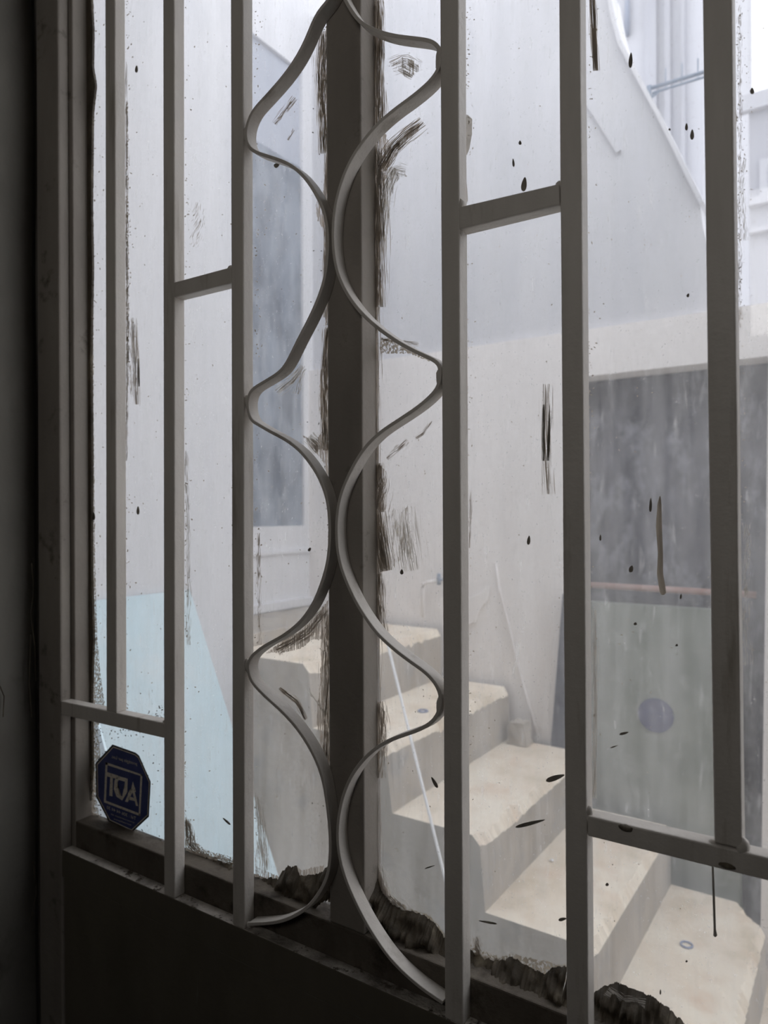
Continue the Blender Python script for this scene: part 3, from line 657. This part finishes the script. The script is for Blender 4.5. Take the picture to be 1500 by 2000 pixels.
link('slate_plank', bm, 'plank', label='narrow dark slate-blue plank leaning on the wall left of the green board', category='plank')

# ------------------------------------------------------------------ stairs
stairs = empty('concrete_stairs', label='worn concrete outdoor stairs with chipped cream treads descending to the right', category='stairs')
xn = {6: -1.235, 5: -.98, 4: -.726, 3: -.472, 2: -.217, 1: .04}
def step(k):
    x1 = xn[k]; zt = .17 * k; zb_ = zt - .17; rd = random.Random(k)
    b_ = nb(); n = 90; top = []; mid = []; bot = []
    xl = XL + .002 if k == 6 else xn[k + 1] - .02
    for i in range(n + 1):
        y = Y0s + (Y1s - Y0s) * i / n
        ch = .018 * noise.noise(Vector((k * 3.1, y * 14, 0))) + .016 * noise.noise(Vector((k, y * 48, 2)))
        if k == 2 and i > n - 14: ch -= .005 * (i - n + 14)
        cn = .02 * max(0, 1 - i / 5)
        top.append(b_.verts.new((x1 - .012 - abs(ch) - cn, y, zt - .002 * abs(noise.noise(Vector((k, y * 30, 5)))))))
        mid.append(b_.verts.new((x1 - abs(ch) * .5 - cn * .6, y, zt - .02 - abs(ch))))
        bot.append(b_.verts.new((x1, y, zb_)))
    lt = [b_.verts.new((xl, Y0s, zt)), b_.verts.new((xl, Y1s, zt)), b_.verts.new((xl, Y0s, zb_)), b_.verts.new((xl, Y1s, zb_))]
    tf = b_.faces.new([lt[0]] + top + [lt[1]])
    for i in range(n):
        b_.faces.new((top[i], top[i + 1], mid[i + 1], mid[i])); b_.faces.new((mid[i], mid[i + 1], bot[i + 1], bot[i]))
    b_.faces.new([lt[2]] + bot + [lt[3]])
    b_.faces.new((lt[0], top[0], mid[0], bot[0], lt[2])); b_.faces.new((lt[1], top[-1], mid[-1], bot[-1], lt[3])); b_.faces.new((lt[0], lt[1], lt[3], lt[2]))
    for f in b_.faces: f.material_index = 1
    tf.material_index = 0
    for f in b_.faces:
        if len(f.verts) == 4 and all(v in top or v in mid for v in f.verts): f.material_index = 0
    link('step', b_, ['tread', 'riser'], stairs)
for k in (6, 5, 4, 3, 2, 1): step(k)
b_ = nb(); box(b_, XL + .002, -1.565, Y0s, Y1s, 1.0201, 1.06); link('kerb', b_, ['riser'], stairs, bevel=.004)
bm = nb(); box(bm, XL + .002, xn[6] - .02, Y0s + .004, Y1s, 0, .85); box(bm, xn[6] - .02, xn[5] - .02, Y0s + .004, Y1s, 0, .68); box(bm, xn[5] - .02, xn[4] - .02, Y0s + .004, Y1s, 0, .51)
box(bm, xn[4] - .02, xn[3] - .02, Y0s + .004, Y1s, 0, .34); box(bm, xn[3] - .02, xn[2] - .02, Y0s + .004, Y1s, 0, .17)
link('stair_base', bm, 'riser', stairs)

# pale blue sheet leaning on the near wall
a = Vector((XN + .012, 0, onX(300, 1160, XN + .012).z)); ang = math.atan2(.585, .35)
bm = nb(); foot = XN + .012 + a.z / 2.19
for (p, q) in ((0, 1),):
    n = 12
    for i in range(n):
        t0, t1 = i / n, (i + 1) / n
    prof = [(XN + .006, a.z), (foot, .0), (foot + .006, .0), (XN + .014, a.z)]
    prismY(bm, prof, .93, onX(370, 1160, XN + .012).y)
link('blue_sheet', bm, 'sheet', label='pale blue panel leaning against the white wall at the left', category='panel')

# thin white rod
p0 = onY(762, 1277, 1.485); p1 = onY(866, 1702, 1.36)
d = (p1 - p0); foot_ = p0 + d * ((p0.z - .003) / -(d.z)); head = p0 - d * .12
bm = nb(); tube(bm, [head, foot_], .0035, 8); link('white_rod', bm, 'plastic', smooth=True, label='thin white rod leaning against the side of the concrete stairs', category='rod')

# rings on the treads
def ring(px, py, z, R, lab):
    c = onZ(px, py, z); b_ = nb(); n, s = 32, 8; rows = []
    for i in range(n):
        t = 2 * math.pi * i / n
        rows.append([b_.verts.new((c.x + (R + .0026 * math.cos(u)) * math.cos(t), c.y + (R + .0026 * math.cos(u)) * math.sin(t), z + .0026 + .0026 * math.sin(u))) for u in [2 * math.pi * k / s for k in range(s)]])
    for i in range(n):
        for k in range(s): b_.faces.new((rows[i][k], rows[(i + 1) % n][k], rows[(i + 1) % n][(k + 1) % s], rows[i][(k + 1) % s]))
    link('plastic_ring', b_, 'ring', smooth=True, label=lab, category='ring', group='small plastic rings dropped on the stairs')
ring(1341, 1847, .34, .0135, 'small blue-grey plastic ring lying on the lowest large tread')
ring(826, 1390, .85, .0135, 'small blue-grey plastic ring lying on the tread below the landing')
def scrap(px, py, z, r, mat, lab, cat, name, Yp=None):
    c = onZ(px, py, z); b_ = nb(); bmesh.ops.create_icosphere(b_, subdivisions=2, radius=r)
    for v in b_.verts: v.co = Vector((v.co.x, v.co.y, v.co.z * .55)) * (1 + .5 * noise.noise(v.co * 90 + Vector((px, 0, 0)))) + c + Vector((0, 0, r * .5))
    link(name, b_, mat, label=lab, category=cat)
scrap(1078, 1683, .51, .007, 'plastic', 'crumb of white plaster lying at the foot of a riser on the wide tread', 'crumb', 'plaster_crumb')
scrap(1487, 1916, .17, .010, 'plastic', 'white plaster crumb on the bottom step at the right edge', 'crumb', 'plaster_crumb')
c = onZ(1018, 1400, .68 ); 
b_ = nb(); bmesh.ops.create_cube(b_, size=.075); bmesh.ops.subdivide_edges(b_, edges=b_.edges[:], cuts=5, use_grid_fill=True)
for v in b_.verts:
    q_ = v.co * (1 + .22 * noise.noise(v.co * 30)); q_.x *= 1.0 - q_.z * 5; q_.z += .0
    v.co = Vector((q_.x * .8, q_.y * .7, max(q_.z, -.034))) + Vector((xn[5] + .052, Y1s - .034, .68 + .036))
link('concrete_chunk', b_, 'riser', label='broken concrete chunk in the corner between riser and back wall', category='rubble')

# tap pipe low on the back wall
tp = empty('wall_tap', label='small pale tap pipe low on the back wall above the landing', category='tap')
q = [onY(a, b, YW - .03) for a, b in ((826, 1205), (825, 1150), (827, 1142), (835, 1137), (855, 1134))]
bm = nb(); tube(bm, q, .006, 8); link('pipe', bm, 'beige', tp, smooth=True)
bm = nb(); tube(bm, [onY(857, 1142, YW - .03), onY(857, 1120, YW - .03)], .007, 8); link('handle', bm, 'zinc', tp, smooth=True)
bm = nb(); tube(bm, [onY(855, 1134, YW - .03), onY(855, 1134, YW - .03) + Vector((0, .03, 0))], .006, 8); link('wall_stub', bm, 'zinc', tp, smooth=True)
# thin raised seam down the back wall and the peeled plaster beside it
bm = nb(); tube(bm, [onY(a, b, YW - .005) for a, b in ((968, 1100), (975, 1150), (992, 1215), (1012, 1300), (1030, 1370), (1050, 1436))], .004, 6)
link('wall_seam', bm, 'beige', smooth=True, label='thin plaster-coloured seam running down the back wall to the stairs', category='cable')
bm = nb(); prismY(bm, [GXZ(a, b, YW) for a, b in ((912, 1170), (940, 1158), (958, 1145), (955, 1170), (940, 1190), (930, 1215), (915, 1222), (905, 1215))], YW - .012, YW - .0005)
o = link('plaster_flake', bm, 'beige', bpy.data.objects['wall_courtyard_back'], bevel=.002)
c = onZ(752, 1200, 1.02)
bm = nb(); box(bm, c.x - .02, c.x + .02, YW - .05, YW - .01, 1.02, 1.045); link('stone', bm, 'riser', label='small dark stone on the landing against the back wall', category='stone', bevel=.006)

# ------------------------------------------------------------------ beyond: buildings and antenna
fb = empty('far_building', label='bright white far building with vertical pilasters beyond the sloping parapet', category='building')
x0f = onY(1150, 100, 8).x; x1f = onY(1373, 100, 8).x
bm = nb(); box(bm, x0f - 3, x1f, 8, 12, 0, 11); link('wall', bm, 'far', fb)
for (a, b) in ((1262, 1285), (1300, 1312), (1332, 1340)):
    bm = nb(); xa, xb = onY(a, 100, 8).x, onY(b, 100, 8).x; box(bm, xa, xb, 7.93, 8, 0, 11); link('pilaster', bm, 'farwall', fb)
bm = nb(); tube(bm, [onY(1226, -30, 7.95), onY(1225, 20, 7.95), onY(1224, 68, 7.95)], [.02, .03, .035], 10)
link('downpipe', bm, 'fardark', fb, smooth=True)
hb = empty('low_house', label='low white house with a grey window at the right edge beyond the courtyard wall', category='house')
YH = 5.0; xh = onY(1463, 300, YH).x
bm = nb(); box(bm, xh, xh + 4.5, YH, YH + 3, 0, onY(1480, 186, YH).z); link('wall', bm, 'farwall', hb)
for py, t in ((186, .10), (388, .05), (448, .03)):
    bm = nb(); z = onY(1480, py, YH).z; box(bm, xh - (.05 if py == 186 else 0), xh + 4.5, YH - .05, YH, z - t, z); link('moulding', bm, 'far', hb)
bm = nb(); pa = onY(1484, 315, YH); pb = onY(1500, 380, YH)
box(bm, pa.x, pa.x + .75, YH - .02, YH, pb.z, pa.z); wd = link('window', bm, 'far', hb)
bm = nb(); box(bm, pa.x + .05, pa.x + .7, YH - .025, YH - .02, pb.z + .04, pa.z - .05); link('pane', bm, 'fardark', wd)
an = empty('antenna', label='blue-grey aerial arm bracketed to the sloping parapet', category='antenna')
YA = YW + .12
bm = nb(); tube(bm, [onY(1272, 172, YA), onY(1400, 133, YA)], .006, 8); tube(bm, [onY(1274, 182, YA), onY(1400, 143, YA)], .004, 8); link('arm', bm, 'zinc', an, smooth=True)
bm = nb(); tube(bm, [onY(1268, 168, YA), onY(1266, 200, YA)], .008, 8); link('mast', bm, 'zinc', an, smooth=True)
for a in (1300, 1332, 1363):
    t = (a - 1272) / 128; y = 172 - 39 * t
    bm = nb(); tube(bm, [onY(a, y - 30, YA), onY(a, y + 12, YA)], .0022, 6); link('element', bm, 'zinc', an)
bm = nb(); tube(bm, [onY(1276, 186, YA), onY(1266, 196, YA), onY(1290, 176, YA)], .004, 6); link('bracket', bm, 'zinc', an)
